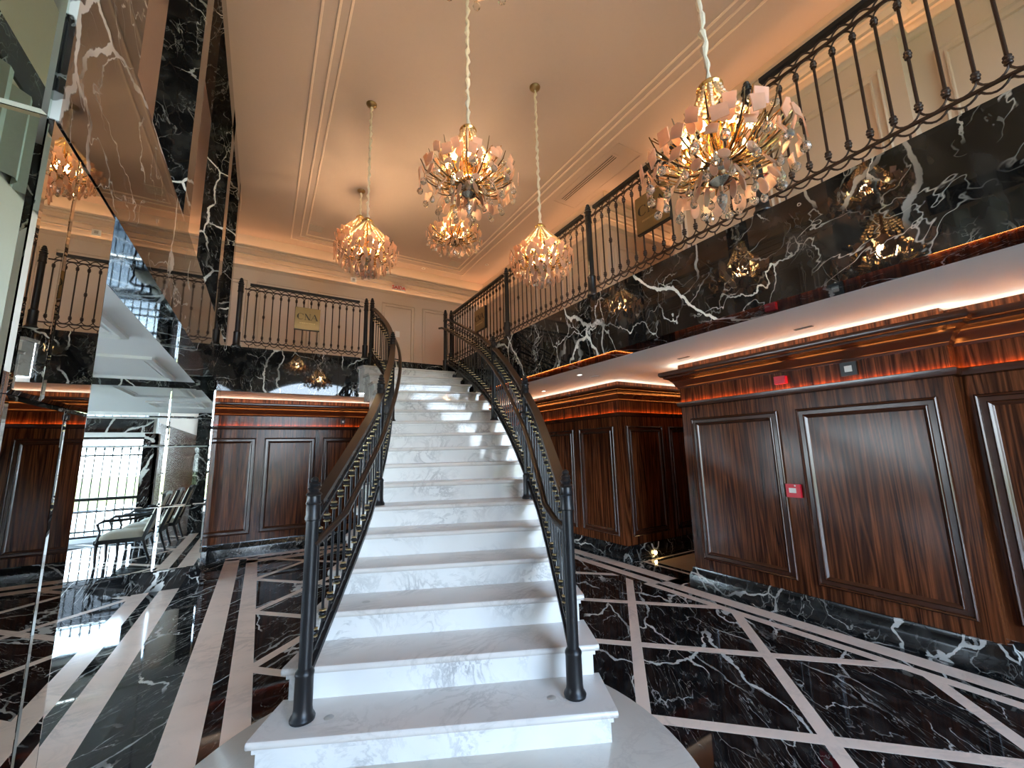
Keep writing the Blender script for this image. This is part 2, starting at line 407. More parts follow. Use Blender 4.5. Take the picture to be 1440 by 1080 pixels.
# left side: piers, fascia and lintel, all black marble
wl = MB()
wl.box(-1.25, 1.60, 0, XL - .02, 2.16, ZB)                    # mirrored pier core
wl.box(-1.25, 1.60, ZB, XL, 2.18, ZC)
wl.box(XL - .05, 2.18, ZB, XL, YF, ZT); wl.box(-.82, 2.18, ZB, XL - .05, YF, ZB + .03)
wl.box(-2.02, 6.72, 0, XL - .004, YF + .05, ZB)                # lower rear pier
for y0, y1 in ((3.42, 3.66), (5.70, 6.0), (7.36, 7.6)):
    wl.box(-.684, y0, ZT, XL, y1, ZC); wl.box(-.80, y0, ZT, -.692, y1, ZC); wl.box(-.70, y0 + .02, ZT, -.68, y1 - .02, ZC)
wl.box(-.80, 2.18, 5.67, XL, 7.6, ZC)
struct('wall_left', wl, M['black_front'], smooth=False)
pb = MB(); pb.box(-2.05, 6.68, 0, XL + .006, 7.0, .215); pb.box(-2.05, 6.69, .215, XL + .002, 7.0, .225)
struct('baseboard_left', pb, M['black'])

# upper walls: cream panelling with a light lip and a stepped crown
UP = [(4.95, YN), (4.95, .87), (WU, .87), (WU, 3.37), (6.4, 3.37), (6.4, 4.63), (WU, 4.63), (WU, WB), (-2.6, WB), (-2.6, 1.2)]
LIP = [(0, 5.24), (.012, 5.245), (.03, 5.27), (.05, 5.285), (.05, 5.305), (.04, 5.31), (.036, 5.295), (0, 5.295)]
LIPS = [(.006, 5.297), (.03, 5.297), (.03, 5.304), (.006, 5.304)]
CRN = [(0, 5.42), (.035, 5.42), (.04, 5.45), (.055, 5.455), (.09, 5.49), (.125, 5.49), (.128, 5.515), (.145, 5.52), (.185, 5.56), (.225, 5.565), (.23, 5.60), (.255, 5.60), (.26, 5.635), (.24, 5.64), (.22, 5.625), (0, 5.625)]
CRS = [(.10, 5.627), (.13, 5.627), (.13, 5.637), (.10, 5.637)]
FU = [(0, 0), (0, .020), (.010, .030), (.026, .012), (.060, .012), (.066, .024), (.078, .024), (.085, 0)]
def upper(name, path, pans):
    w = struct(name, MB().sweep(path, [(0, ZT - .03), (0, ZC), (-.12, ZC), (-.12, ZT - .03)]), M['paint'])
    struct('light_lip', MB().sweep(path, LIP), M['paint'], w)
    struct('led_strip', MB().sweep(path, LIPS), M['led_soft'], w, label='glowing warm strip on the wall lip')
    struct('crown_moulding', MB().sweep(path, CRN), M['paint'], w)
    struct('cove_light_strip', MB().sweep(path, CRS), M['led_cove'], w, label='hidden warm strip above the crown moulding')
    for org, u, nrm, wd in pans:
        struct('panel_moulding', MB().frame((*org, 3.55), (*u, 0), (0, 0, 1), (*nrm, 0), wd, 1.46, FU), M['paint'], w)
    return w
upper('wall_upper_right', UP[:8], [((WU, a), (0, 1), (-1, 0), b) for a, b in ((1.02, 1.05), (2.17, 1.05), (4.78, .9), (5.83, .95), (6.93, .95), (8.03, .95))] + [((4.95, a), (0, 1), (-1, 0), .95) for a in (-.25, -1.35, -2.45)] + [((4.9, 4.63), (1, 0), (0, -1), .6), ((5.65, 4.63), (1, 0), (0, -1), .6)])
upper('wall_upper_back', UP[7:9], [((a, WB), (1, 0), (0, -1), b) for a, b in ((-2.4, .9), (-1.35, .9), (-.30, .95), (.80, 1.15), (2.14, .77), (3.10, .66), (3.9, .7))])
upper('wall_upper_left', UP[8:10], [((-2.6, a), (0, 1), (1, 0), .95) for a in (2.3, 3.4, 4.5, 5.6, 6.7, 7.8)])

ce = MB(); ce.box(-2.75, YN - .2, ZC, 6.6, 9.4, ZC + .1); struct('ceiling', ce, M['ceil'])
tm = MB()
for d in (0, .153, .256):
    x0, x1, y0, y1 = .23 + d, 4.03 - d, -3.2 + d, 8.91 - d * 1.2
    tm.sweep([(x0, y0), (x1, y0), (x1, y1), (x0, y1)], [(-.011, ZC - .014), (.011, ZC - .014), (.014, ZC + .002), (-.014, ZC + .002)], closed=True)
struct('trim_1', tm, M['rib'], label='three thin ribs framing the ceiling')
sc = MB(); sc.sweep([(XL, 7.9), (XL, 7.42)][::-1], [(d * .75, z + .32) for d, z in CRN])
struct('trim_2', sc, M['paint'], label='short end of crown moulding at the left pier')

# front wall behind the camera with the arched glazed entrance, and the lounge facade
AX, AW, AZ, AH = 1.95, 2.3, 3.57, 1.23
fw = MB()
fw.box(-2.1, YN - .15, 0, AX - AW, YN, ZC); fw.box(AX + AW, YN - .15, 0, 5.1, YN, ZC)
N = 24
arc = [(AX + AW * math.cos(math.pi * k / N), AZ + AH * math.sin(math.pi * k / N)) for k in range(N + 1)]
for k in range(N):
    (xa, za), (xb, zb) = arc[k], arc[k + 1]
    for y, o in ((YN, 0), (YN - .15, 1)):
        q = [(xa, y, za), (xb, y, zb), (xb, y, ZC), (xa, y, ZC)]
        fw.face(q if o else q[::-1])
    fw.face([(xa, YN, za), (xb, YN, zb), (xb, YN - .15, zb), (xa, YN - .15, za)])
struct('wall_front', fw, M['black_front'], smooth=False)
av = MB()
for k in range(N):
    a0, a1 = math.pi * k / N, math.pi * (k + 1) / N
    P3 = lambda a, e, y: (AX + (AW + e * .55) * math.cos(a), y, AZ + (AH + e) * math.sin(a))
    q = [P3(a0, 0, YN + .04), P3(a1, 0, YN + .04), P3(a1, .95, YN + .04), P3(a0, .95, YN + .04)]
    av.face(q[::-1]); av.face([P3(a0, .95, YN + .04), P3(a1, .95, YN + .04), P3(a1, .95, YN), P3(a0, .95, YN)][::-1]); av.face([P3(a0, 0, YN + .04), P3(a1, 0, YN + .04), P3(a1, 0, YN), P3(a0, 0, YN)])
for sx_ in (-1, 1): av.box(AX + sx_ * AW, YN, 0, AX + sx_ * (AW + .5), YN + .04, AZ)
struct('trim_3', av, M['soffit'], label='pale stone arch around the glazed entrance', smooth=False)
bd = MB(); bd.box(-1.999, -4.9, 4.75, -1.975, 1.5, 5.05)
struct('trim_5', bd, M['black'], label='black marble band high on the vestibule wall')
wn = MB()
for k in range(N):
    (xa, za), (xb, zb) = arc[k], arc[k + 1]
    wn.tube([(xa, YN - .08, za), (xb, YN - .08, zb)], .05, 4)
wn.box(AX - AW, YN - .11, 2.62, AX + AW, YN - .05, 2.74)
for x in (-AW, -1.16, -.03, 1.1, AW - .06): wn.box(AX + x, YN - .11, 0, AX + x + .06, YN - .05, 2.65)
for z in (.02, 1.05): wn.box(AX - AW, YN - .1, z, AX + AW, YN - .06, z + .07)
w1 = struct('window_1', wn, M['dark'], smooth=False, label='tall arched glazed entrance behind the viewer')
gl = MB(); gl.face([(AX - AW, YN - .075, 0), (AX + AW, YN - .075, 0)] + [(x, YN - .075, z) for x, z in arc]); struct('glass_pane', gl, M['glass'], w1, smooth=False)
wv = MB(); wv.box(-2.12, YN, 0, -2.0, 1.9, ZC); struct('wall_vestibule_left', wv, M['paint'])
wv = MB(); wv.box(-2.0, -4.9, 0, -1.97, 1.85, 2.35); struct('trim_7', wv, M['wood'], label='walnut panelling low on the vestibule wall')
wv = MB(); wv.box(-1.97, .55, .1, -1.955, .62, 2.3); struct('trim_8', wv, M['brass'], label='vertical brass strip on the vestibule panelling')
wv = MB(); wv.box(-2.12, 2.05, 0, -1.9, 2.09, 2.1); wv.box(-1.95, 1.86, 0, -1.9, 2.09, 2.1); struct('trim_9', wv, M['black'], label='black marble jamb beside the lounge window')
wf = MB(); wf.box(-6, 1.9, 0, -3.9, 2.05, ZB); wf.box(-3.9, 1.9, 2.03, -2.1, 2.05, ZB); wf.box(-3.9, 1.9, 0, -2.1, 2.05, .08); wf.box(-2.1, 1.9, 0, -1.95, 2.05, ZB)
struct('wall_lounge_front', wf, M['soffit'])
bd = MB(); bd.box(-4.0, 2.05, 2.12, -2.0, 2.08, 2.40); struct('trim_4', bd, M['black'], label='black marble band above the lounge window')
wn = MB(); wn.box(-3.9, 1.94, .08, -3.85, 2.0, 2.03); wn.box(-2.15, 1.94, .08, -2.1, 2.0, 2.03); wn.box(-3.9, 1.94, 1.98, -2.1, 2.0, 2.03); wn.box(-3.9, 1.94, .08, -2.1, 2.0, .12); wn.box(-3.9, 1.94, .78, -2.1, 2.0, .84)
w1 = struct('window_2', wn, M['dark'], smooth=False, label='lounge window seen in the mirror')
gl = MB(); gl.box(-3.86, 1.965, .1, -2.14, 1.97, 2.0); struct('glass_pane', gl, M['glass'], w1, smooth=False)
wk = MB(); wk.box(-6.1, 1.9, 0, -6, 2.6, ZB); wk.box(-6.1, 7.6, 0, -6, 8.4, ZB); wk.box(-6.1, 2.6, 2.15, -6, 7.6, ZB); wk.box(-6.1, 2.6, 0, -6, 7.6, .1); struct('wall_lounge_left', wk, M['paint'])
wn = MB()  # window row added to let more daylight into the lounge
for y in (2.6, 3.8, 5.07, 6.33, 7.54): wn.box(-6.08, y, .1, -6.02, y + .06, 2.15)
wn.box(-6.08, 2.6, .1, -6.02, 7.6, .16); wn.box(-6.08, 2.6, 2.09, -6.02, 7.6, 2.15)
w1 = struct('window_added', wn, M['dark'], smooth=False, label='added row of lounge windows on the far left wall')
gl = MB(); gl.box(-6.052, 2.62, .12, -6.047, 7.58, 2.12); struct('glass_pane', gl, M['glass'], w1, smooth=False)
gp = MB(); gp.box(-40, -45, -.3, 40, 9.3, -.13, 0); struct('ground', gp, M['ground'])
lw = MB(); lw.box(-40, -45, -.13, 40, -9, -.10); lw.box(-40, -8.9, -.13, -5.0, .2, -.10); struct('lawn', lw, M['lawn'])
# ------------------------------------------------------------------ staircase
PX_, PY_, PT, PH = .858, 2.201, .322, .18
TH = (.448, -.299, .619, -.715)
def stair_k(k):
    def th(u): return TH[0] + TH[1] * u + TH[2] * u * u + TH[3] * u ** 3
    x, y, pt = PX_, PY_, th(0)
    n = int(k)
    for i in range(2, n + 1):
        t = th((i - 1) / 16); m_ = (t + pt) / 2; x += PT * math.sin(m_); y += PT * math.cos(m_); pt = t
    return x, y, pt
CK = []
for k in range(1, 19):
    x, y, t = stair_k(min(k, 18))
    s = -.335 * (max(0, k - 2) / 15) ** 3 + .075 * min(1, max(0, (k - 1) / 4))
    CK.append((x + s * math.cos(t), y - s * math.sin(t), t))
def cen(k):          # smooth centre line through the nosings, k may be fractional (1..18)
    k = min(max(k, 1), 18); i = min(int(k) - 1, 16); f = k - 1 - i
    a, b = CK[i], CK[i + 1]
    return tuple(a[j] + (b[j] - a[j]) * f for j in range(3))
HW = lambda k: .9 - .075 * (k - 1) / 16
def sp(k, off, z):   # point beside the centre line
    x, y, t = cen(k)
    return Vector((x + off * math.cos(t), y - off * math.sin(t), z))
def nose(k, side, z, fwd=0., wadd=0.):
    x, y, t = CK[k - 1]; o = side * (HW(k) + wadd)
    return Vector((min(x + o * math.cos(t) - fwd * math.sin(t), XR - .04 if k > 11 else 9), y - o * math.sin(t) - fwd * math.cos(t), z))
stairs = thing('staircase', 'wide curving staircase of white veined marble steps', 'staircase', (0, 0, 0))
dm = MB()
dm.lathe([(1.262, .0), (1.27, .004), (1.27, .012), (1.262, .016), (.0, .016)], (.79, 2.07, 0), 72)
dm.build('base_slab', M['disc'], stairs)['label'] = 'pale rounded stone slab under the lowest step'
for k in range(1, 18):
    z = k * PH; tm_ = MB(); rm = MB()
    L0, R0 = nose(k, -1, 0), nose(k, 1, 0)
    L1, R1 = nose(k + 1, -1, 0), nose(k + 1, 1, 0)
    def at(u, wl, side):  # u metres behind the nosing line along the tread edge
        a, b = (L0, L1) if side < 0 else (R0, R1)
        d = (b - a); q = a + d.normalized() * u
        ax = (R0 - L0).normalized()
        return q + ax * (side * wl)
    dep = ((L1 - L0).length, (R1 - R0).length)
    prof = [(.030, -.040, -.0), (.010, -.037, .0), (.002, -.028, .0), (0, -.02, 0), (.002, -.010, 0), (.009, -.002, 0), (.02, 0, 0)]
    rows = []
    for side, wds in ((-1, (.028, .035, .028, .015)), (1, (.015, .028, .035, .028))):
        zz = (-.040, -.02, -.004, 0) if side < 0 else (0, -.004, -.02, -.040)
    ring_l = [at(u, .03 if True else 0, -1) + Vector((0, 0, z + dz)) for u, dz, _ in prof]
    secs = []
    for side, wd, sh in ((-1, .022, .012), (-1, .034, 0), (1, .034, 0), (1, .022, .012)):
        d = dep[0] if side < 0 else dep[1]
        pr = [(u, dz * (1 - sh / .02) - (.02 * sh / .02 if dz else .0)) for u, dz, _ in prof]
        ov = .05 if k < 17 else -.02
        pr = [(u, max(-.04 + sh, min(-sh if sh else 0, dz))) for u, dz, _ in prof] + [(d + ov, -sh), (d + ov, -.04 + sh)]
        secs.append([at(u, wd, side) + Vector((0, 0, z + dz)) for u, dz in pr])
    b0, nu, nv = tm_.grid(secs, False, True)
    tm_.f.append(tuple(b0 + j for j in range(nv))[::-1]); tm_.m.append(0)
    tm_.f.append(tuple(b0 + (nu - 1) * nv + j for j in range(nv))); tm_.m.append(0)
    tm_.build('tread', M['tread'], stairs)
    # riser with a small bead below the nosing, and the closed end under the tread
    zb = .016 if k == 1 else z - PH - .005
    zlow = 0 if k < 7 else z - PH - .28
    ov = .03 if k < 17 else -.03
    q = [at(.035, 0, -1), at(.035, 0, 1), at(dep[1] + ov, 0, 1), at(dep[0] + ov, 0, -1)]
    rm.prism([(p.x, p.y) for p in q], zlow, z - .039)
    q = [at(.020, .012, -1), at(.020, .012, 1), at(.06, .012, 1), at(.06, .012, -1)]
    rm.prism([(p.x, p.y) for p in q], z - .062, z - .039)
    rm.build('riser', M['stair'], stairs)
    if k in (1, 3, 5):
        for side in (-1, 1):
            pg = MB().lathe([(.026, .0), (.026, .001), (.024, .0016), (.0, .0016)], n=14).build('filler_plug', M['grey'], stairs)
            pg.location = sp(k + .5, side * .60, z); pg['label'] = 'small grey filler spot in the tread'
# ------------------------------------------------------------------ wrought iron railings
def newel_parts(parent, loc, h, iron):
    """post standing at loc: fluted shaft with shoe and ringed finial"""
    p = part(NEWEL[(round(h, 2), iron)], 'newel_post', parent, (loc[0], loc[1], loc[2] + .0015))
    s = part(SHOE[iron], 'shoe', p); f = part(FINIAL[iron], 'finial', p, (0, 0, h - .155))
    return p
NEWEL, SHOE, FINIAL = {}, {}, {}
for iron in ('iron', 'iron_brown'):
    SHOE[iron] = mesh_only(MB().lathe([(.062, 0), (.064, .012), (.058, .024), (.050, .034), (.047, .06), (.046, .21), (.049, .222), (.047, .232), (.038, .245), (.034, .25)], n=20), 'shoe', M[iron])
    FINIAL[iron] = mesh_only(MB().lathe([(.036, 0), (.042, .008), (.036, .018), (.036, .05), (.044, .056), (.036, .066), (.026, .072), (.03, .08), (.036, .088), (.028, .098), (.024, .104), (.030, .113), (.026, .122), (.018, .127), (.022, .136), (.018, .147), (.008, .155)], n=18), 'finial', M[iron])
    for h in (1.12, 1.25):
        NEWEL[(h, iron)] = mesh_only(MB().lathe([(.034, .0), (.034, h - .24), (.042, h - .235), (.042, h - .225), (.038, h - .21), (.037, h - .15), (.03, h - .14)], n=24, flute=(.26, h - .26)), 'newel_post', M[iron])
def bal_mesh(h, iron): return mesh_only(MB().tube([(0, 0, 0), (0, 0, h)], .0085, 8), 'baluster', M[iron])
COLLAR_I = mesh_only(MB().lathe([(.008, 0), (.016, .004), (.018, .010), (.013, .016), (.02, .024), (.021, .03), (.013, .038), (.018, .045), (.016, .051), (.008, .056)], n=10), 'collar', M['iron_brown'])
cm = MB()
for z0 in (0, .037): cm.lathe([(.008, z0), (.019, z0 + .003), (.020, z0 + .009), (.008, z0 + .013)], n=12, m=1)
cm.lathe([(.008, .011), (.022, .02), (.024, .025), (.022, .03), (.008, .039)], n=12, m=0)
COLLAR_B = mesh_only(cm, 'collar', [M['iron'], M['brass']])

def run(parent, pt, s0, s1, n, iron, sizes, collar, tall_mid=5, handrail='iron', hand=(.024, .017), gap=.06, legs=True):
    """one bay between newels. pt(s, dz) -> point; s0..s1 along the run; n balusters"""
    ds = (s1 - s0) / (n + 0.0)
    lo, up, hr, base = sizes
    fine = lambda a, b, dz, k=None: [pt(a + (b - a) * i / (k or max(2, int(abs(b - a) / ds) + 1)), dz) for i in range((k or max(2, int(abs(b - a) / ds) + 1)) + 1)]
    MB().tube(fine(s0, s1, lo), 0, flat=(.010, .007)).build('lower_rail', M[iron], parent)
    MB().tube(fine(s0, s1, up), 0, flat=(.010, .007)).build('upper_rail', M[iron], parent)
    g = gap / max(1e-6, (pt(s1, 0) - pt(s0, 0)).length) * (s1 - s0)
    MB().tube(fine(s0 + g, s1 - g, hr), 0, flat=hand).build('handrail', M[handrail], parent)
    top, bot, scr_t, scr_b = MB(), MB(), MB(), MB()
    rad = (pt(s0 + ds, 0) - pt(s0, 0)).length / 2
    bs = [s0 + ds * (i + .5) for i in range(n)]
    ah = .055
    edges = [s0] + bs + [s1]
    for i in range(len(bs) - 1):
        a, b = bs[i], bs[i + 1]
        arc_t = []; arc_b = []
        for j in range(9):
            f = (1 - math.cos(math.pi * j / 8)) / 2; e = math.sin(math.pi * j / 8)
            arc_t.append(pt(a + (b - a) * f, up - .006 - ah + ah * e)); arc_b.append(pt(a + (b - a) * f, lo + .006 + ah - ah * e))
        top.tube(arc_t, .006, 5); bot.tube(arc_b, .006, 5)
    for sgn, mb, z0 in ((1, scr_t, up + .008), (-1, scr_b, lo - .008)):
        amp = min(.042, (hr - hand[1] - up - .012) if sgn > 0 else (lo - base - .03))
        for i in range(n - 1):
            a = s0 + ds * (i + 1) - ds * .5; b = a + ds
            mb.tube([pt(a + (b - a) * j / 6, z0 + sgn * amp * math.sin(math.pi * j / 6) ** .8) for j in range(7)], .0065, 5)
            mb.tube([pt(a, z0 - sgn * .004), pt(a, z0 + sgn * .012)], .008, 6)
            if legs and i % 2 == 0:
                mid = a + ds / 2
                mb.tube([pt(mid, z0 + sgn * amp), pt(mid, (hr - hand[1]) if sgn > 0 else base)], .006, 5)
    top.build('arch_band', M[iron], parent); bot.build('arch_band', M[iron], parent)
    scr_t.build('scroll_band', M[iron], parent); scr_b.build('scroll_band', M[iron], parent)
    bz = lo + ah; h = up - ah - bz
    key = (round(h, 3), iron)
    if key not in BALS: BALS[key] = bal_mesh(h, iron)
    for i, s in enumerate(bs):
        b = part(BALS[key], 'baluster', parent, pt(s, bz))
        part(collar, 'collar', b, (0, 0, 0)); part(collar, 'collar', b, (0, 0, h - .056))
        if tall_mid and i % tall_mid == 2: part(collar, 'collar', b, (0, 0, h * .5 - .028))
BALS = {}
# stairs: left and right
for side, lab in ((-1, 'left'), (1, 'right')):
    off = lambda k: side * (.735 - .045 * (k - 1) / 16)
    root = thing('stair_railing', 'black iron stair railing with brass collars, %s side going up' % lab, 'railing', (0, 0, 0), None)
    posts = [1, 6, 11, 17]
    for k in posts:
        newel_parts(root, sp(k + .5, off(k), k * PH), 1.25, 'iron')
    def pt(s, dz, side=side): return sp(s, side * (.735 - .045 * (s - 1) / 16), s * PH + dz)
    for a, b in zip(posts[:-1], posts[1:]):
        s0, s1 = a + .5 + .115, b + .5 - .115
        n = round((pt(s1, 0) - pt(s0, 0)).xy.length / .108)
        run(root, pt, s0, s1, n, 'iron', (.17, .88, .985, .11), COLLAR_B, 0, 'rail', (.034, .013), .02, True)
        MB().tube([pt(s0 + (s1 - s0) * i / 8, .095) for i in range(9)], 0, flat=(.017, .013)).build('base_bar', M['iron'], root)
    # round second handrail on brackets, inside the railing
    def gp_(s, dz=.80):
        inn = .10
        x, y, t = cen(s); o = side * (.735 - .045 * (s - 1) / 16 - inn)
        return Vector((x + o * math.cos(t), y - o * math.sin(t), s * PH + dz))
    pa = [pt(1.55, .80) + Vector((0, -.03, -.02))]
    pa += [pt(1.75, .80).lerp(gp_(1.75), .55), gp_(2.2)] + [gp_(2.2 + (17.3 - 2.2) * i / 30) for i in range(1, 31)]
    q = pt(17.5, .80); pa += [gp_(17.5) + Vector((0, .06, -.01))]
    gr = MB().tube(pa, .021, 10).build('round_handrail', M['rail'], root)
    for k in posts[1:3]:
        MB().tube([pt(k + .5, .78), gp_(k + .5, .76), gp_(k + .5, .79)], .008, 6).build('bracket', M['iron'], gr)
    MB().tube([pt(17.5, .78), gp_(17.4, .78)], .008, 6).build('bracket', M['iron'], gr)
    MB().tube([pt(1.5, .78), pa[0]], .010, 6).build('bracket', M['iron'], gr)

SZ = (.095, .95, 1.03, .0)
br = thing('balcony_railing', 'long dark iron railing along the right balcony edge', 'railing', (0, 0, 0))
pr_ = lambda s, dz: Vector((XR + .035, s, ZT + dz))
ys = [7.30, 5.12, 3.245, 1.40, -.45]
for y in ys: newel_parts(br, pr_(y, 0), 1.12, 'iron')
for a, b in zip(ys[:-1], ys[1:]):
    n = round((a - b - .1) / .11)
    run(br, pr_, a - .05, b + .05, n, 'iron_brown', SZ, COLLAR_I, 5, 'iron', (.024, .017), .05)
bl = thing('balcony_railing', 'short dark iron railing above the back wall, left of the stairs', 'railing', (0, 0, 0))
pl_ = lambda s, dz: Vector((s, YF + .035, ZT + dz))
for x in (-.45, 1.45): newel_parts(bl, pl_(x, 0), 1.12, 'iron')
run(bl, pl_, -.40, 1.40, 16, 'iron_brown', SZ, COLLAR_I, 5, 'iron', (.024, .017), .07)
# ------------------------------------------------------------------ mirrors
def pane(parent, org, u, v, nrm, w, h, mat, gap=.0015, bev=.013, dep=.0025):
    org, u, v, nrm = Vector(org), Vector(u), Vector(v), Vector(nrm)
    mb = MB()
    P = lambda a, b, c: org + u * a + v * b + nrm * c
    o = [P(gap, gap, 0), P(w - gap, gap, 0), P(w - gap, h - gap, 0), P(gap, h - gap, 0)]
    i = [P(gap + bev, gap + bev, dep), P(w - gap - bev, gap + bev, dep), P(w - gap - bev, h - gap - bev, dep), P(gap + bev, h - gap - bev, dep)]
    b = [q - nrm * .012 for q in o]
    flip = u.cross(v).dot(nrm) < 0
    def f(q): mb.face(q[::-1] if flip else q)
    f(i)
    for k in range(4): f([o[k], o[(k + 1) % 4], i[(k + 1) % 4], i[k]]); f([b[k], b[(k + 1) % 4], o[(k + 1) % 4], o[k]])
    f(b[::-1])
    return mb.build('mirror_pane', mat, parent, smooth=False)
mr = thing('mirror', 'tall panelled mirror on the side of the near left pier, reflecting the back railing', 'mirror')
X_ = XL - .0035
for y0, y1, z0, z1 in ((1.585, 1.97, .02, 1.73), (1.97, 2.178, .02, 1.73), (1.585, 1.78, 1.73, ZB - .002), (1.78, 2.178, 1.73, ZB - .002)):
    pane(mr, (X_, y0, z0), (0, 1, 0), (0, 0, 1), (1, 0, 0), y1 - y0, z1 - z0, M['mirror'])
mf = thing('mirror', 'greenish mirror on the front of the near left pier', 'mirror')
for z0, z1 in ((.02, 1.73), (1.73, ZB), (ZB, 4.2), (4.2, ZC - .01)):
    pane(mf, (-1.25, 1.583, z0), (1, 0, 0), (0, 0, 1), (0, -1, 0), 1.25 + XL - .017, z1 - z0, M['mirror_g'])
mq = thing('mirror', 'panelled mirror on the rear left pier, reflecting the bright window and chairs', 'mirror')
for x0, x1 in ((-2.0, -1.04), (-1.04, -.585)):
    for z0, z1 in ((.225, .98), (.98, 1.72), (1.72, 2.08), (2.08, 2.46)):
        pane(mq, (x0, 6.705, z0), (1, 0, 0), (0, 0, 1), (0, -1, 0), x1 - x0, z1 - z0, M['mirror'])
ms_ = thing('mirror', 'narrow mirror strip on the side of the rear left pier by the dark panelling', 'mirror')
pane(ms_, (XL - .002, 6.72, .23), (0, 1, 0), (0, 0, 1), (1, 0, 0), .62, 2.28, M['mirror'], bev=.03)

# ------------------------------------------------------------------ chandeliers
def plate_mesh(pts, th, name='crystal_plate'):
    mb = MB(); n = len(pts)
    f = [(x, -th / 2, z) for x, z in pts]; b = [(x, th / 2, z) for x, z in pts]
    mb.face(f[::-1]); mb.face(b)
    for i in range(n): mb.face([f[i], f[(i + 1) % n], b[(i + 1) % n], b[i]])
    return mesh_only(mb, name, M['quartz'], smooth=False)
SQ = [plate_mesh([(-.042, -.036), (.036, -.044), (.046, .034), (-.03, .05)], .007), plate_mesh([(-.035, -.03), (.03, -.045), (.04, .02), (.0, .045), (-.03, .03)], .006), plate_mesh([(-.028, -.045), (.03, -.035), (.034, .04), (-.034, .042)], .006)]
OV = plate_mesh([(.026 * math.cos(2 * math.pi * k / 12), .045 * math.sin(2 * math.pi * k / 12)) for k in range(12)], .007)
LG = plate_mesh([(.020 * math.cos(2 * math.pi * k / 10), .055 * math.sin(2 * math.pi * k / 10)) for k in range(10)], .007)
DROP = mesh_only(MB().lathe([(.001, .055), (.004, .045), (.006, .03), (.016, .012), (.019, 0), (.016, -.012), (.008, -.02), (.001, -.022)], n=8), 'crystal_drop', M['crystal'], smooth=False)
BALL = mesh_only(MB().lathe([(.003, .06), (.003, .025), (.012, .022), (.021, .010), (.023, 0), (.021, -.010), (.012, -.021), (.001, -.024)], n=9), 'crystal_drop', M['crystal'], smooth=False)
BULB = mesh_only(MB().lathe([(.008, 0), (.017, .014), (.019, .028), (.014, .045), (.006, .06), (.001, .068)], n=10), 'candle_bulb', M['bulb'])
SOCK = mesh_only(MB().lathe([(.02, -.008), (.012, -.004), (.009, 0), (.009, -.05), (.014, -.055)][::-1], n=10), 'candle_socket', M['gold'])
FIN = mesh_only(MB().lathe([(.006, .09), (.009, .075), (.006, .06), (.022, .045), (.026, .03), (.018, .0), (.008, -.02), (.004, -.028), (.010, -.036), (.001, -.05)], n=9), 'finial', M['crystal'], smooth=False)
HUB = mesh_only(MB().lathe([(.03, -.40), (.05, -.43), (.075, -.45), (.078, -.47), (.07, -.50), (.055, -.515), (.03, -.525), (.052, -.54), (.056, -.552), (.04, -.565), (.012, -.58), (.008, -.61)], n=18), 'hub', M['steel'])
COLM = mesh_only(MB().lathe([(.010, -.02), (.010, -.2), (.026, -.24), (.03, -.28), (.018, -.33), (.026, -.38), (.02, -.41)], n=12), 'column', M['gold'])
RING = mesh_only(MB().lathe([(.03, .028), (.034, .01), (.06, .0), (.066, -.012), (.06, -.026), (.045, -.03), (.035, -.02)], n=18), 'crown_ring', M['gold'])
CANOPY = mesh_only(MB().lathe([(.066, 0), (.064, -.012), (.048, -.03), (.02, -.04), (.01, -.055)], n=18), 'ceiling_canopy', M['brass_dark'])
def arm_mesh(zt, ro, n=10):
    p = [Vector((.05, 0, -.48)), Vector((.12, 0, -.49)), Vector((.20, 0, -.475)), Vector((.27, 0, -.44)), Vector((.32, 0, -.40)), Vector((ro, 0, zt))]
    return mesh_only(MB().tube(p, [.006, .006, .0055, .005, .0042, .0025], 6), 'arm', M['bronze'])
ARM = [arm_mesh(-.32, .355), arm_mesh(-.345, .345)]
sb = MB()
for i in range(13):
    t0, t1 = i / 12, 0
    x = .052 + .15 * t0 ** 1.3; z = -.035 - .29 * t0
    sb.lathe([(.001, .013), (.012, .007), (.015, 0), (.012, -.007), (.001, -.013)], (x, 0, z), 6)
STR = mesh_only(sb, 'bead_strand', M['bead'])
sb = MB()
for i in range(15):
    t0 = i / 14; sb.lathe([(.001, .013), (.012, .007), (.015, 0), (.012, -.007), (.001, -.013)], (.052 + .24 * t0 ** 1.15, 0, -.035 - .27 * t0 ** 1.1), 6)
STRB = mesh_only(sb, 'bead_strand', M['bead'])
rb = random.Random(3)
SPRAY = {}
for kind in 'AB':
    tw = MB()
    for i in range(150):
        a = rb.uniform(0, 6.283); r1 = rb.uniform(.14, .35); z1 = rb.uniform(-.50, -.30); r0 = .06
        c, s = math.cos(a), math.sin(a); a2 = a + rb.uniform(-.25, .25)
        mid = Vector((c * (r0 + r1) / 2, s * (r0 + r1) / 2, (z1 - .47) / 2 - .04))
        tw.tube([(c * r0, s * r0, -.47), mid, (math.cos(a2) * r1, math.sin(a2) * r1, z1)], .0034, 4)
    if kind == 'B':
        for i in range(40):
            a = rb.uniform(0, 6.283); r = rb.uniform(.08, .33); z0 = -.44 - .1 * (1 - r / .36)
            tw.tube([(math.cos(a) * r, math.sin(a) * r, z0), (math.cos(a) * r, math.sin(a) * r, z0 - rb.uniform(.1, .2) * (1.15 - r / .4))], .002, 4)
    SPRAY[kind] = mesh_only(tw, 'branch_spray', M['gold'])
CORD = {}
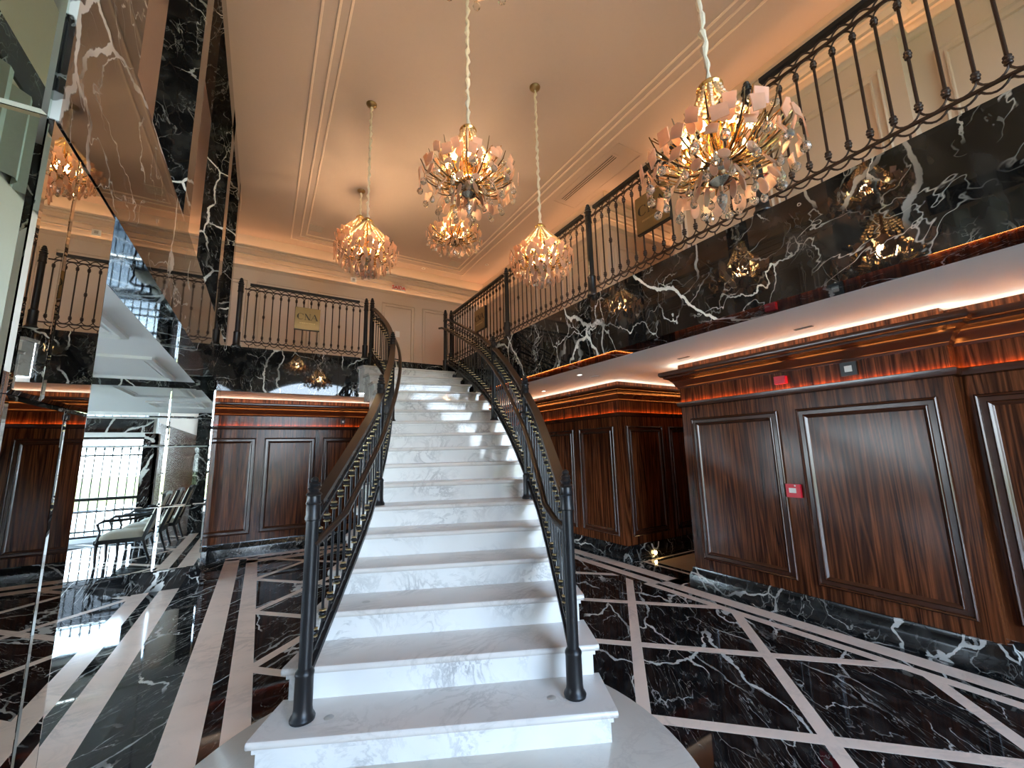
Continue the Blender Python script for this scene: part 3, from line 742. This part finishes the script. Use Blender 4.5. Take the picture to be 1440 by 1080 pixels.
def chandelier(loc, kind, label, ceil=ZC, twist=0., size=1.):
    rr = random.Random(int(loc[0] * 100) + 5)
    c = thing('chandelier', label, 'chandelier', loc, 'crystal chandeliers hanging over the stairs')
    L = (ceil - loc[2]) / size; c.scale = (size,) * 3
    n = int(L / .035); pts = []; rad = []
    for i in range(n + 1):
        z = .02 + (L - .05) * i / n
        pts.append((.006 * math.sin(i * 1.9), .006 * math.cos(i * 1.3), z)); rad.append(.0135 + .006 * math.sin(i * 2.3) + rr.uniform(-.003, .004))
    MB().tube(pts, rad, 8).build('cord_sleeve', M['cord'], c)
    part(CANOPY, 'ceiling_canopy', c, (0, 0, L))
    part(RING, 'crown_ring', c); part(COLM, 'column', c); part(HUB, 'hub', c); part(SPRAY[kind], 'branch_spray', c, rot=(0, 0, rr.uniform(0, 3)))
    for i in range(12 if kind == 'A' else 16): part(STR if kind == 'A' else STRB, 'bead_strand', c, rot=(0, 0, 2 * math.pi * i / (12 if kind == 'A' else 16)))
    na = 14
    for i in range(na): part(ARM[i % 2], 'arm', c, rot=(0, 0, 2 * math.pi * i / na + twist))
    for i in range(8):
        a = 2 * math.pi * i / 8 + .2 + twist; r = .155
        b = part(SOCK, 'candle_socket', c, (r * math.cos(a), r * math.sin(a), -.36)); part(BULB, 'candle_bulb', b)
    def ringp(ms, name, k, r, z, tilt, a0=0., jit=.012, sc=1., roll=.25):
        for i in range(k):
            a = 2 * math.pi * (i + a0) / k + twist + rr.uniform(-.05, .05)
            q = r + rr.uniform(-jit, jit); m_ = ms[i % len(ms)] if isinstance(ms, list) else ms
            rot = Matrix.Rotation(a, 3, 'Z') @ Matrix.Rotation(math.pi / 2, 3, 'Z') @ Matrix.Rotation(tilt + rr.uniform(-.15, .15), 3, 'X') @ Matrix.Rotation(rr.uniform(-roll, roll), 3, 'Y')
            part(m_, name, c, (q * math.cos(a), q * math.sin(a), z + rr.uniform(-jit, jit)), rot.to_euler(), (sc,) * 3)
    ringp(SQ, 'crystal_plate', na, .335, -.385 if kind == 'A' else -.345, .35, .5, sc=.85)
    ringp(SQ[::-1], 'crystal_plate', na, .368, -.45 if kind == 'A' else -.41, .0, .25, sc=.9)
    ringp(OV, 'crystal_petal', 13, .25, -.37, .5, .1, sc=.8); ringp(OV, 'crystal_petal', 9, .17, -.42, .3, .4, sc=.7)
    if kind == 'A':
        ringp(SQ, 'crystal_plate', 13, .335, -.505, -.3, .5, sc=.8)
        ringp(OV, 'crystal_petal', 12, .235, -.56, -.5, .2)
        ringp(LG, 'crystal_petal', 11, .115, -.555, -.25, .0, sc=.9)
        ringp(OV, 'crystal_petal', 12, .27, -.40, .2, .3, sc=.8)
        ringp(BALL, 'crystal_drop', 15, .345, -.55, 0, .0); ringp(DROP, 'crystal_drop', 11, .255, -.60, 0, .4); ringp(DROP, 'crystal_drop', 8, .16, -.60, 0, .1)
        ringp(BALL, 'crystal_drop', 12, .27, -.33, 0, .2, sc=.8)
        part(FIN, 'finial', c, (0, 0, -.68))
    else:
        ringp(LG, 'crystal_petal', 24, .345, -.46, 0, .5, sc=1.15)
        ringp(LG, 'crystal_petal', 20, .29, -.54, 0, .1, sc=1.2)
        ringp(LG, 'crystal_petal', 15, .21, -.605, 0, .3, sc=1.2)
        ringp(OV, 'crystal_petal', 8, .12, -.64, 0, .2, sc=1.15)
        ringp(OV, 'crystal_petal', 10, .22, -.42, .2, .3, sc=.8)
        ringp(DROP, 'crystal_drop', 12, .31, -.50, 0, .0); ringp(DROP, 'crystal_drop', 10, .24, -.60, 0, .4); ringp(DROP, 'crystal_drop', 8, .09, -.69, 0, .1)
        part(FIN, 'finial', c, (0, 0, -.70), scale=(.8, .8, .8))
    li = bpy.data.lights.new('bulb_glow', 'POINT'); li.energy = CH_POWER; li.color = (1, .66, .36); li.shadow_soft_size = .07
    lo = bpy.data.objects.new('bulb_glow', li); COL.objects.link(lo); lo.parent = c; lo.location = (0, 0, -.37)
    return c
CH_POWER = 48.
chandelier((1.895, 1.046, 3.42), 'A', 'lit chandelier in front of the long balcony railing, nearest of them all')
chandelier((1.20, 2.535, 4.00), 'A', 'lit chandelier high over the steps, with a smaller one showing just below it', twist=.2)
chandelier((2.339, 5.462, 5.345), 'A', 'small-looking lit chandelier half hidden directly below the big central one', twist=.1, size=1.15)
chandelier((2.583, 3.543, 4.10), 'B', 'rounded lit chandelier hanging beside the long railing, right of the central pair', twist=.15)
chandelier((.914, 4.78, 4.345), 'B', 'rounded lit chandelier over the left of the stairs, in front of another one', twist=.05)
chandelier((1.155, 6.65, 5.47), 'B', 'far chandelier partly hidden behind the rounded one left of the stairs', twist=.3)
chandelier((.72, 1.40, 4.56), 'A', 'chandelier cut off by the top edge, only its dark finial showing', twist=.3)

# ------------------------------------------------------------------ brass plaques on the railings, exit sign
def letters(mb, s, z):
    """C N A in a high-contrast serif, drawn on the plane y = 0 facing -y; s = height"""
    Pz = lambda pts: mb_ext(mb, pts)
    def mb_ext(mb, pts):
        f = [(x, -.003, y) for x, y in pts]; b = [(x, .001, y) for x, y in pts]; n = len(pts)
        mb.face(f)
        for i in range(n): mb.face([f[(i + 1) % n], f[i], b[i], b[(i + 1) % n]])
    h = s
    def ell(cx, cy, rx, ry, a): return (cx + rx * math.cos(a), cy + ry * math.sin(a))
    cx = -.105; n = 22
    for i in range(n):
        a0 = R(42 + 276 * i / n); a1 = R(42 + 276 * (i + 1) / n)
        q0, q1 = ell(cx, z + h / 2, .052, h / 2, a0), ell(cx, z + h / 2, .052, h / 2, a1)
        k0 = .004 + .020 * max(0, -math.cos(a0)) ** 1.5; k1 = .004 + .020 * max(0, -math.cos(a1)) ** 1.5
        r0, r1 = ell(cx + .0, z + h / 2, .052 - k0, h / 2 - .004, a0), ell(cx, z + h / 2, .052 - k1, h / 2 - .004, a1)
        Pz([q0, q1, r1, r0][::-1])
    Pz([(cx + .034, z + h * .72), (cx + .040, z + h * .72), (cx + .040, z + h * .98), (cx + .034, z + h * .9)])
    x0 = -.035
    Pz([(x0, z), (x0 + .005, z), (x0 + .005, z + h), (x0, z + h)]); Pz([(x0 + .068, z), (x0 + .073, z), (x0 + .073, z + h), (x0 + .068, z + h)])
    Pz([(x0 - .008, z + h - .004), (x0 + .012, z + h - .004), (x0 + .076, z), (x0 + .054, z)][::-1])
    for xx, zz in ((x0 - .008, z), (x0 + .060, z + h - .004)): Pz([(xx, zz), (xx + .022, zz), (xx + .022, zz + .004), (xx, zz + .004)])
    x1 = .105
    Pz([(x1 - .052, z), (x1 - .046, z), (x1 + .004, z + h), (x1 - .002, z + h)]); Pz([(x1 + .028, z), (x1 + .052, z), (x1 + .006, z + h), (x1 - .010, z + h)])
    Pz([(x1 - .034, z + h * .34), (x1 + .034, z + h * .34), (x1 + .034, z + h * .37), (x1 - .034, z + h * .37)])
    for xx in (x1 - .062, x1 + .02): Pz([(xx, z), (xx + .026 + (.014 if xx > x1 else 0), z), (xx + .026 + (.014 if xx > x1 else 0), z + .004), (xx, z + .004)])
def plaque(loc, rotz, label, w=.38, h=.385):
    t = thing('plaque', label, 'sign', loc, 'brass plaques on the railings'); t.rotation_euler = (0, 0, rotz)
    mb = MB(); mb.box(-w / 2, -.002, 0, w / 2, .034, h); mb.build('box_frame', M['dark'], t)
    mb = MB(); mb.box(-w / 2 + .004, -.008, .012, w / 2 - .004, -.001, h - .004); mb.build('brass_face', M['brass_dark'], t)
    mb = MB(); letters(mb, .105, .175); o = mb.build('lettering', M['letter_dark'], t, smooth=False); o.location = (0, -.008, 0)
    mb = MB(); rr = random.Random(4)
    x = -.115
    while x < .115:
        wd = rr.choice((.006, .009, .011)); mb.box(x, -.002, .108, x + wd, .001, .126); x += wd + .007
    o = mb.build('small_lettering', M['brass'], t, smooth=False); o.location = (0, -.008, 0)
    return t
plaque((XR - .024, 2.32, ZT + .345), R(-90), 'brass CNA plaque on the long railing, behind the nearest chandelier')
plaque((XR - .024, 5.93, ZT + .325), R(-90), 'brass CNA plaque at the far end of the long railing, seen edge-on above the stairs')
plaque((.505, YF - .024, ZT + .375), 0, 'brass CNA plaque facing the hall on the short railing above the back wall')
ex = thing('exit_sign', 'small white sign reading SAIDA in red on the cream back wall', 'sign', (2.51, WB - .05, 5.335))
mb = MB(); mb.box(-.15, 0, 0, .15, .02, .16); mb.build('sign_plate', M['white'], ex)
cu = bpy.data.curves.new('lettering', 'FONT'); cu.body = 'SA\u00cdDA'; cu.size = .112; cu.align_x = 'CENTER'; cu.extrude = .001; cu.offset = .003
cu.materials.append(M['letter_red']); o = bpy.data.objects.new('lettering', cu); COL.objects.link(o); me_ = bpy.data.meshes.new_from_object(o.evaluated_get(bpy.context.evaluated_depsgraph_get())); bpy.data.objects.remove(o); o = bpy.data.objects.new('lettering', me_); COL.objects.link(o); o.parent = ex; o.rotation_euler = (R(90), 0, 0); o.location = (0, -.002, .035)

# ------------------------------------------------------------------ wall and ceiling fittings
def fitting(name, label, cat, loc, rotz=0, group=None):
    t = thing(name, label, cat, loc, group); t.rotation_euler = (0, 0, rotz); return t
# local frame: wall plane y = 0, facing -y
f = fitting('fire_call_point', 'red square fire alarm call point between two walnut panels', 'alarm', (4.32, 2.027, 1.06), R(-90))
MB().box(-.062, -.035, 0, .062, -.001, .122).build('housing', M['red'], f); MB().box(-.034, -.038, .042, .026, -.034, .086).build('glass', M['white'], f)
MB().lathe([(.008, 0), (.006, .004)], n=10).build('indicator_lamp', M['white'], f); f.children[-1].location = (.02, -.035, .108); f.children[-1].rotation_euler = (R(90), 0, 0)
f = fitting('alarm_sounder', 'red alarm fitting on the cream upper wall beside a post of the long railing', 'alarm', (WU - .001, 2.12, 4.60), R(-90))
MB().box(-.05, -.04, 0, .05, -.001, .16).build('housing', M['red'], f); MB().box(-.03, -.044, .05, .03, -.039, .11).build('grille', M['red'], f)
f = fitting('alarm_sounder', 'small red alarm sounder on the walnut frieze', 'alarm', (4.318, 2.012, 2.135), R(-90))
MB().box(-.05, -.05, 0, .05, -.001, .075).build('housing', M['red'], f); MB().box(-.03, -.054, .02, .01, -.049, .05).build('grille', M['red'], f)
f = fitting('motion_sensor', 'black square fitting with a white centre on the walnut frieze', 'sensor', (4.318, 1.463, 2.125), R(-90))
MB().box(-.058, -.03, 0, .058, -.001, .116).build('housing', M['dark'], f); MB().box(-.026, -.036, .032, .026, -.029, .084).build('lens', M['white'], f)
f = fitting('wall_sensor', 'small dark fitting on the back frieze beside the stair rail', 'sensor', (1.27, W0, 2.135))
MB().box(-.04, -.03, 0, .04, -.001, .08).build('housing', M['dark'], f); MB().box(-.018, -.034, .022, .018, -.029, .058).build('lens', M['white'], f)
f = fitting('light_switch', 'pale switch plate on the cream back wall at the head of the stairs', 'switch', (2.51, WB, 4.22))
MB().box(-.05, -.012, 0, .05, -.001, .14).build('plate', M['white'], f); MB().box(-.02, -.018, .04, .02, -.011, .10).build('rocker', M['white'], f)
f = fitting('wall_sensor', 'pale square fitting under the crown moulding, left of the exit sign', 'sensor', (1.50, WB - .032, 5.345))
MB().box(-.06, -.02, 0, .06, -.001, .12).build('plate', M['white'], f); MB().box(-.025, -.028, .035, .025, -.019, .085).build('lens', M['grey'], f)
def ceiling_thing(name, label, cat, loc, parts, group=None):
    t = thing(name, label, cat, loc, group)
    for nm, b, mt in parts: MB().box(*b).build(nm, M[mt], t)
    return t
cd = thing('ceiling_air_diffuser', 'long slotted air diffuser in the ceiling above the long railing', 'vent', (4.31, 4.55, ZC))
MB().box(-.055, -.66, -.006, .055, .66, -.001).build('plate', M['ceil'], cd)
for x in (-.040, .0, .040): MB().box(x - .006, -.62, -.009, x + .006, .62, -.005).build('slot', M['dark'], cd)
ap = thing('access_panel', 'pale rectangular access panel in the ceiling beside the slotted diffuser', 'panel', (4.30, 4.50, ZC))
MB().frame((-.14, -.80, -.001), (1, 0, 0), (0, 1, 0), (0, 0, -1), .50, 1.6, [(0, 0), (0, .006), (.02, .006), (.02, 0)]).build('rim', M['ceil'], ap)
for lab, x, y in (('square ceiling vent at the left end of the ceiling ribs', .62, 8.28), ('square ceiling vent above the head of the stairs', 3.60, 8.42)):
    t = thing('ceiling_vent', lab, 'vent', (x, y, ZC)); MB().box(-.14, -.14, -.008, .14, .14, -.001).build('frame', M['ceil'], t)
    for k in range(6): MB().box(-.12, -.11 + k * .04, -.012, .12, -.095 + k * .04, -.007).build('slat', M['grey'], t)
SPOT_R = mesh_only(MB().lathe([(.045, 0), (.045, -.004), (.034, -.006), (.03, -.002)], n=18), 'trim_ring', M['soffit'])
SPOT_L = mesh_only(MB().lathe([(.03, -.003), (.001, -.003)], n=14), 'lens', emit('soft_white_downlight', (1, .93, .82), 6.))
SPOT_D = mesh_only(MB().lathe([(.03, -.003), (.001, -.003)], n=14), 'lens', M['grey'])
for lab, x, y, zc in (('round downlight in the white soffit beside the stair rail', 3.596, 4.162, ZB), ('round downlight in the white soffit near the far walnut block', 4.03, 5.60, ZB), ('tiny recessed spot in the ceiling left of the head of the stairs', 3.05, 9.0, ZC), ('tiny recessed spot in the ceiling above the far end of the long railing', 4.30, 8.1, ZC)):
    t = thing('downlight', lab, 'light', (x, y, zc)); part(SPOT_R, 'trim_ring', t); part(SPOT_L if zc < 3 else SPOT_D, 'lens', t)
for lab, x, y, a in (('slim slot fitting in the white soffit, just right of a round downlight', 3.871, 4.156, 20), ('slim dark slot in the white soffit above the walnut block corner', 4.0, 2.85, 0), ('slim dark slot in the white soffit above the black sensor', 3.95, 1.615, 0)):
    t = thing('soffit_vent', lab, 'vent', (x, y, ZB)); t.rotation_euler = (0, 0, R(a))
    MB().box(-.02, -.07, -.006, .02, .07, -.001).build('plate', M['soffit' if a else 'dark'], t); MB().box(-.006, -.06, -.008, .006, .06, -.005).build('slot', M['dark' if not a else 'grey'], t)
for lab, x0, y0, x1, y1 in (('recessed ceiling cassette in the lounge, beyond the near left pier', -1.75, 5.15, -.98, 6.45), ('recessed ceiling cassette in the lounge, closer and mostly hidden by the near left pier', -1.75, 3.55, -.98, 4.33)):
    t = thing('ceiling_cassette', lab, 'vent', ((x0 + x1) / 2, (y0 + y1) / 2, ZB)); w, h = x1 - x0, y1 - y0
    MB().frame((-w / 2, -h / 2, -.001), (1, 0, 0), (0, 1, 0), (0, 0, -1), w, h, [(0, 0), (0, .03), (.03, .04), (.05, .012), (.08, .012), (.09, 0)]).build('frame', M['soffit'], t)
    MB().box(-w / 2 + .1, -h / 2 + .1, -.014, w / 2 - .1, h / 2 - .1, -.002).build('grille', M['soffit'], t)
lb = thing('loose_light_bulb', 'lit bulb dangling on loose white wires by the black skirting of the far walnut block', 'light bulb', (4.93, 4.26, .0))
MB().tube([(.10, .015, .20), (.06, -.01, .15), (.03, .0, .11), (.0, .0, .10)], .008, 6).build('wire', M['white'], lb)
MB().tube([(-.04, .02, .19), (-.045, .0, .15), (-.02, 0, .12), (.0, .0, .10)], .012, 6).build('wire', M['white'], lb)
MB().lathe([(.012, .09), (.02, .10), (.022, .12), (.012, .13)], n=10).build('holder', M['white'], lb)
MB().lathe([(.01, .095), (.02, .08), (.022, .06), (.015, .042), (.002, .035)], n=10).build('bulb', M['bulb'], lb)
MB().tube([(0, 0, .05), (-.01, .01, .02), (-.05, .01, .008), (-.06, .02, .006)], .014, 6).build('tape', M['white'], lb)

# ------------------------------------------------------------------ armchairs in the lounge (seen in the mirror)
def armchair(loc, label):
    t = thing('armchair', label, 'chair', loc, 'armchairs by the lounge window')
    # faces -x: seat front at x = -.32
    MB().box(-.33, -.29, .30, .26, .29, .36).build('seat_frame', M['dark'], t)
    sm = MB(); sm.grid([[(x, y, .36 + .10 * (1 - (abs(x + .02) / .31) ** 6) * (1 - (abs(y) / .27) ** 6)) for y in [-.27 + .54 * j / 10 for j in range(11)]] for x in [-.33 + .60 * i / 10 for i in range(11)]])
    sm.build('seat_cushion', M['fabric'], t)
    a, b = Vector((.24, 0, .40)), Vector((.44, 0, .98)); d = (b - a).normalized(); nn = Vector((-d.z, 0, d.x))
    q = MB()
    for y0, y1, off, th, m_ in ((-.30, .30, 0, .05, 0),):
        for s in (-1, 1): q.tube([a + Vector((0, s * .28, -.06)), b + Vector((0, s * .28, 0))], 0, flat=(.022, .022))
        q.tube([b + Vector((0, -.30, 0)), b + Vector((0, 0, .03)), b + Vector((0, .30, 0))], 0, flat=(.022, .026))
    q.build('back_frame', M['dark'], t)
    q = MB(); c0 = (a + b) / 2 + nn * .015; u = Vector((0, 1, 0))
    q.grid([[a + d * (.03 + .58 * i / 8) + u * y + nn * (.012 + .035 * (1 - (abs(y) / .26) ** 6)) for y in [-.26 + .52 * j / 8 for j in range(9)]] for i in range(9)])
    q.grid([[a + d * (.03 + .58 * i / 2) + u * y - nn * .012 for y in [.26 - .52 * j / 2 for j in range(3)]] for i in range(3)])
    q.build('backrest', M['fabric'], t)
    for s in (-1, 1):
        MB().tube([(-.30, s * .30, .32), (-.27, s * .30, .48), (-.31, s * .30, .60), (-.24, s * .30, .645), (-.05, s * .30, .64), (.14, s * .30, .655), (.32, s * .29, .70)], [.018, .016, .02, .024, .022, .02, .018], 8).build('armrest', M['dark'], t)
        MB().tube([(-.29, s * .26, .0), (-.30, s * .26, .15), (-.30, s * .26, .32)], [.016, .02, .026], 8).build('leg', M['dark'], t)
        MB().tube([(.33, s * .25, .0), (.27, s * .25, .18), (.23, s * .26, .34)], [.016, .02, .024], 8).build('leg', M['dark'], t)
    return t
armchair((-1.76, 4.32, .0015), 'cream armchair nearest the rear pier mirror, in front of the bright window')
armchair((-1.68, 3.55, .0015), 'cream armchair second from the rear pier mirror, its back to the hall')
armchair((-1.60, 2.80, .0015), 'cream armchair third from the rear pier mirror, seen as a far reflection')

# ------------------------------------------------------------------ outside: fence beyond the lounge window
fe = thing('iron_fence', 'spiked dark iron fence outside the lounge window', 'fence', (-3.0, 1.45, -.13))
for z in (.25, 1.78): MB().box(-1.2, -.015, z, .92, .015, z + .035).build('rail', M['fence'], fe)
for k in range(15):
    x = -1.1 + k * .138
    MB().tube([(x, 0, 0), (x, 0, 1.9), (x, 0, 1.93), (x, 0, 2.02)], [.011, .011, .024, .001], 6).build('picket', M['fence'], fe)
for k, x in enumerate((-1.2, .92)): MB().box(x - .04, -.04, 0, x + .04, .04, 2.0).build('post', M['fence'], fe)
ct = MB(); n = 90
for i in range(2):
    ct.grid([[(-2.0 + .04 + .05 * math.sin(j * 1.3) + i * .006, -4.6 + 6.0 * j / n, z) for j in range(n + 1)] for z in (3.9, 4.3, 4.68)][::1 if i else -1])
tag(ct.build('curtain', M['curtain'], None), 'pale green curtain behind the viewer, seen in the front pier mirror', 'curtain')
# ------------------------------------------------------------------ daylight, camera
w = bpy.data.worlds.new('sky'); S.world = w; w.use_nodes = True
nt = w.node_tree; bg = nt.nodes['Background']
tc = nt.nodes.new('ShaderNodeTexCoord'); sx = nt.nodes.new('ShaderNodeSeparateXYZ'); nt.links.new(tc.outputs['Generated'], sx.inputs[0])
rp = nt.nodes.new('ShaderNodeValToRGB'); nt.links.new(sx.outputs['Z'], rp.inputs[0])
rp.color_ramp.elements[0].position = 0; rp.color_ramp.elements[0].color = (.80, .90, 1, 1)
rp.color_ramp.elements[1].position = .5; rp.color_ramp.elements[1].color = (.34, .60, 1, 1)
nt.links.new(rp.outputs[0], bg.inputs[0]); bg.inputs[1].default_value = SKY
def portal(loc, rot, sx_, sy_):
    li = bpy.data.lights.new('sky_portal', 'AREA'); li.shape = 'RECTANGLE'; li.size = sx_; li.size_y = sy_; li.cycles.is_portal = True
    o = bpy.data.objects.new('sky_portal', li); COL.objects.link(o); o.location = loc; o.rotation_euler = rot
portal((AX, YN - .13, 2.4), (R(90), 0, 0), 4.6, 4.8)
portal((-5.99, 5.1, 1.1), (R(90), 0, R(-90)), 5.0, 2.1)
portal((-3.0, 1.93, 1.05), (R(90), 0, 0), 1.8, 2.0)

sun = bpy.data.lights.new('sun', 'SUN'); sun.energy = 25; sun.angle = R(1); sun.color = (1, .95, .86); so = bpy.data.objects.new('sun', sun); COL.objects.link(so); so.rotation_euler = (R(-28), R(6), 0); so.location = (0, -20, 30)
cam = bpy.data.cameras.new('camera'); co = bpy.data.objects.new('camera', cam); COL.objects.link(co); S.camera = co
cam.sensor_fit = 'HORIZONTAL'; cam.sensor_width = 36; cam.lens = 575.4 / 1440 * 36; cam.clip_start = .05; cam.clip_end = 200
yw, pi_, ro = R(31.274), R(9.331), R(-1.3885)
f = Vector((math.sin(yw) * math.cos(pi_), math.cos(yw) * math.cos(pi_), math.sin(pi_)))
rt = Vector((math.cos(yw), -math.sin(yw), 0)); up = rt.cross(f)
r2 = rt * math.cos(ro) + up * math.sin(ro); u2 = up * math.cos(ro) - rt * math.sin(ro)
mw = Matrix.Identity(4)
for i in range(3): mw[i][0] = r2[i]; mw[i][1] = u2[i]; mw[i][2] = -f[i]
mw.translation = (0, 0, 1.55); co.matrix_world = mw
S.view_settings.view_transform = 'Standard'; S.view_settings.look = 'None'; S.view_settings.gamma = 1; S.view_settings.use_curve_mapping = False
S.view_settings.exposure = EXPO
cy_ = S.cycles
cy_.max_bounces = 10; cy_.diffuse_bounces = 5; cy_.glossy_bounces = 6; cy_.transmission_bounces = 5; cy_.sample_clamp_indirect = 6; cy_.caustics_reflective = False; cy_.caustics_refractive = False
cy_.use_denoising = True
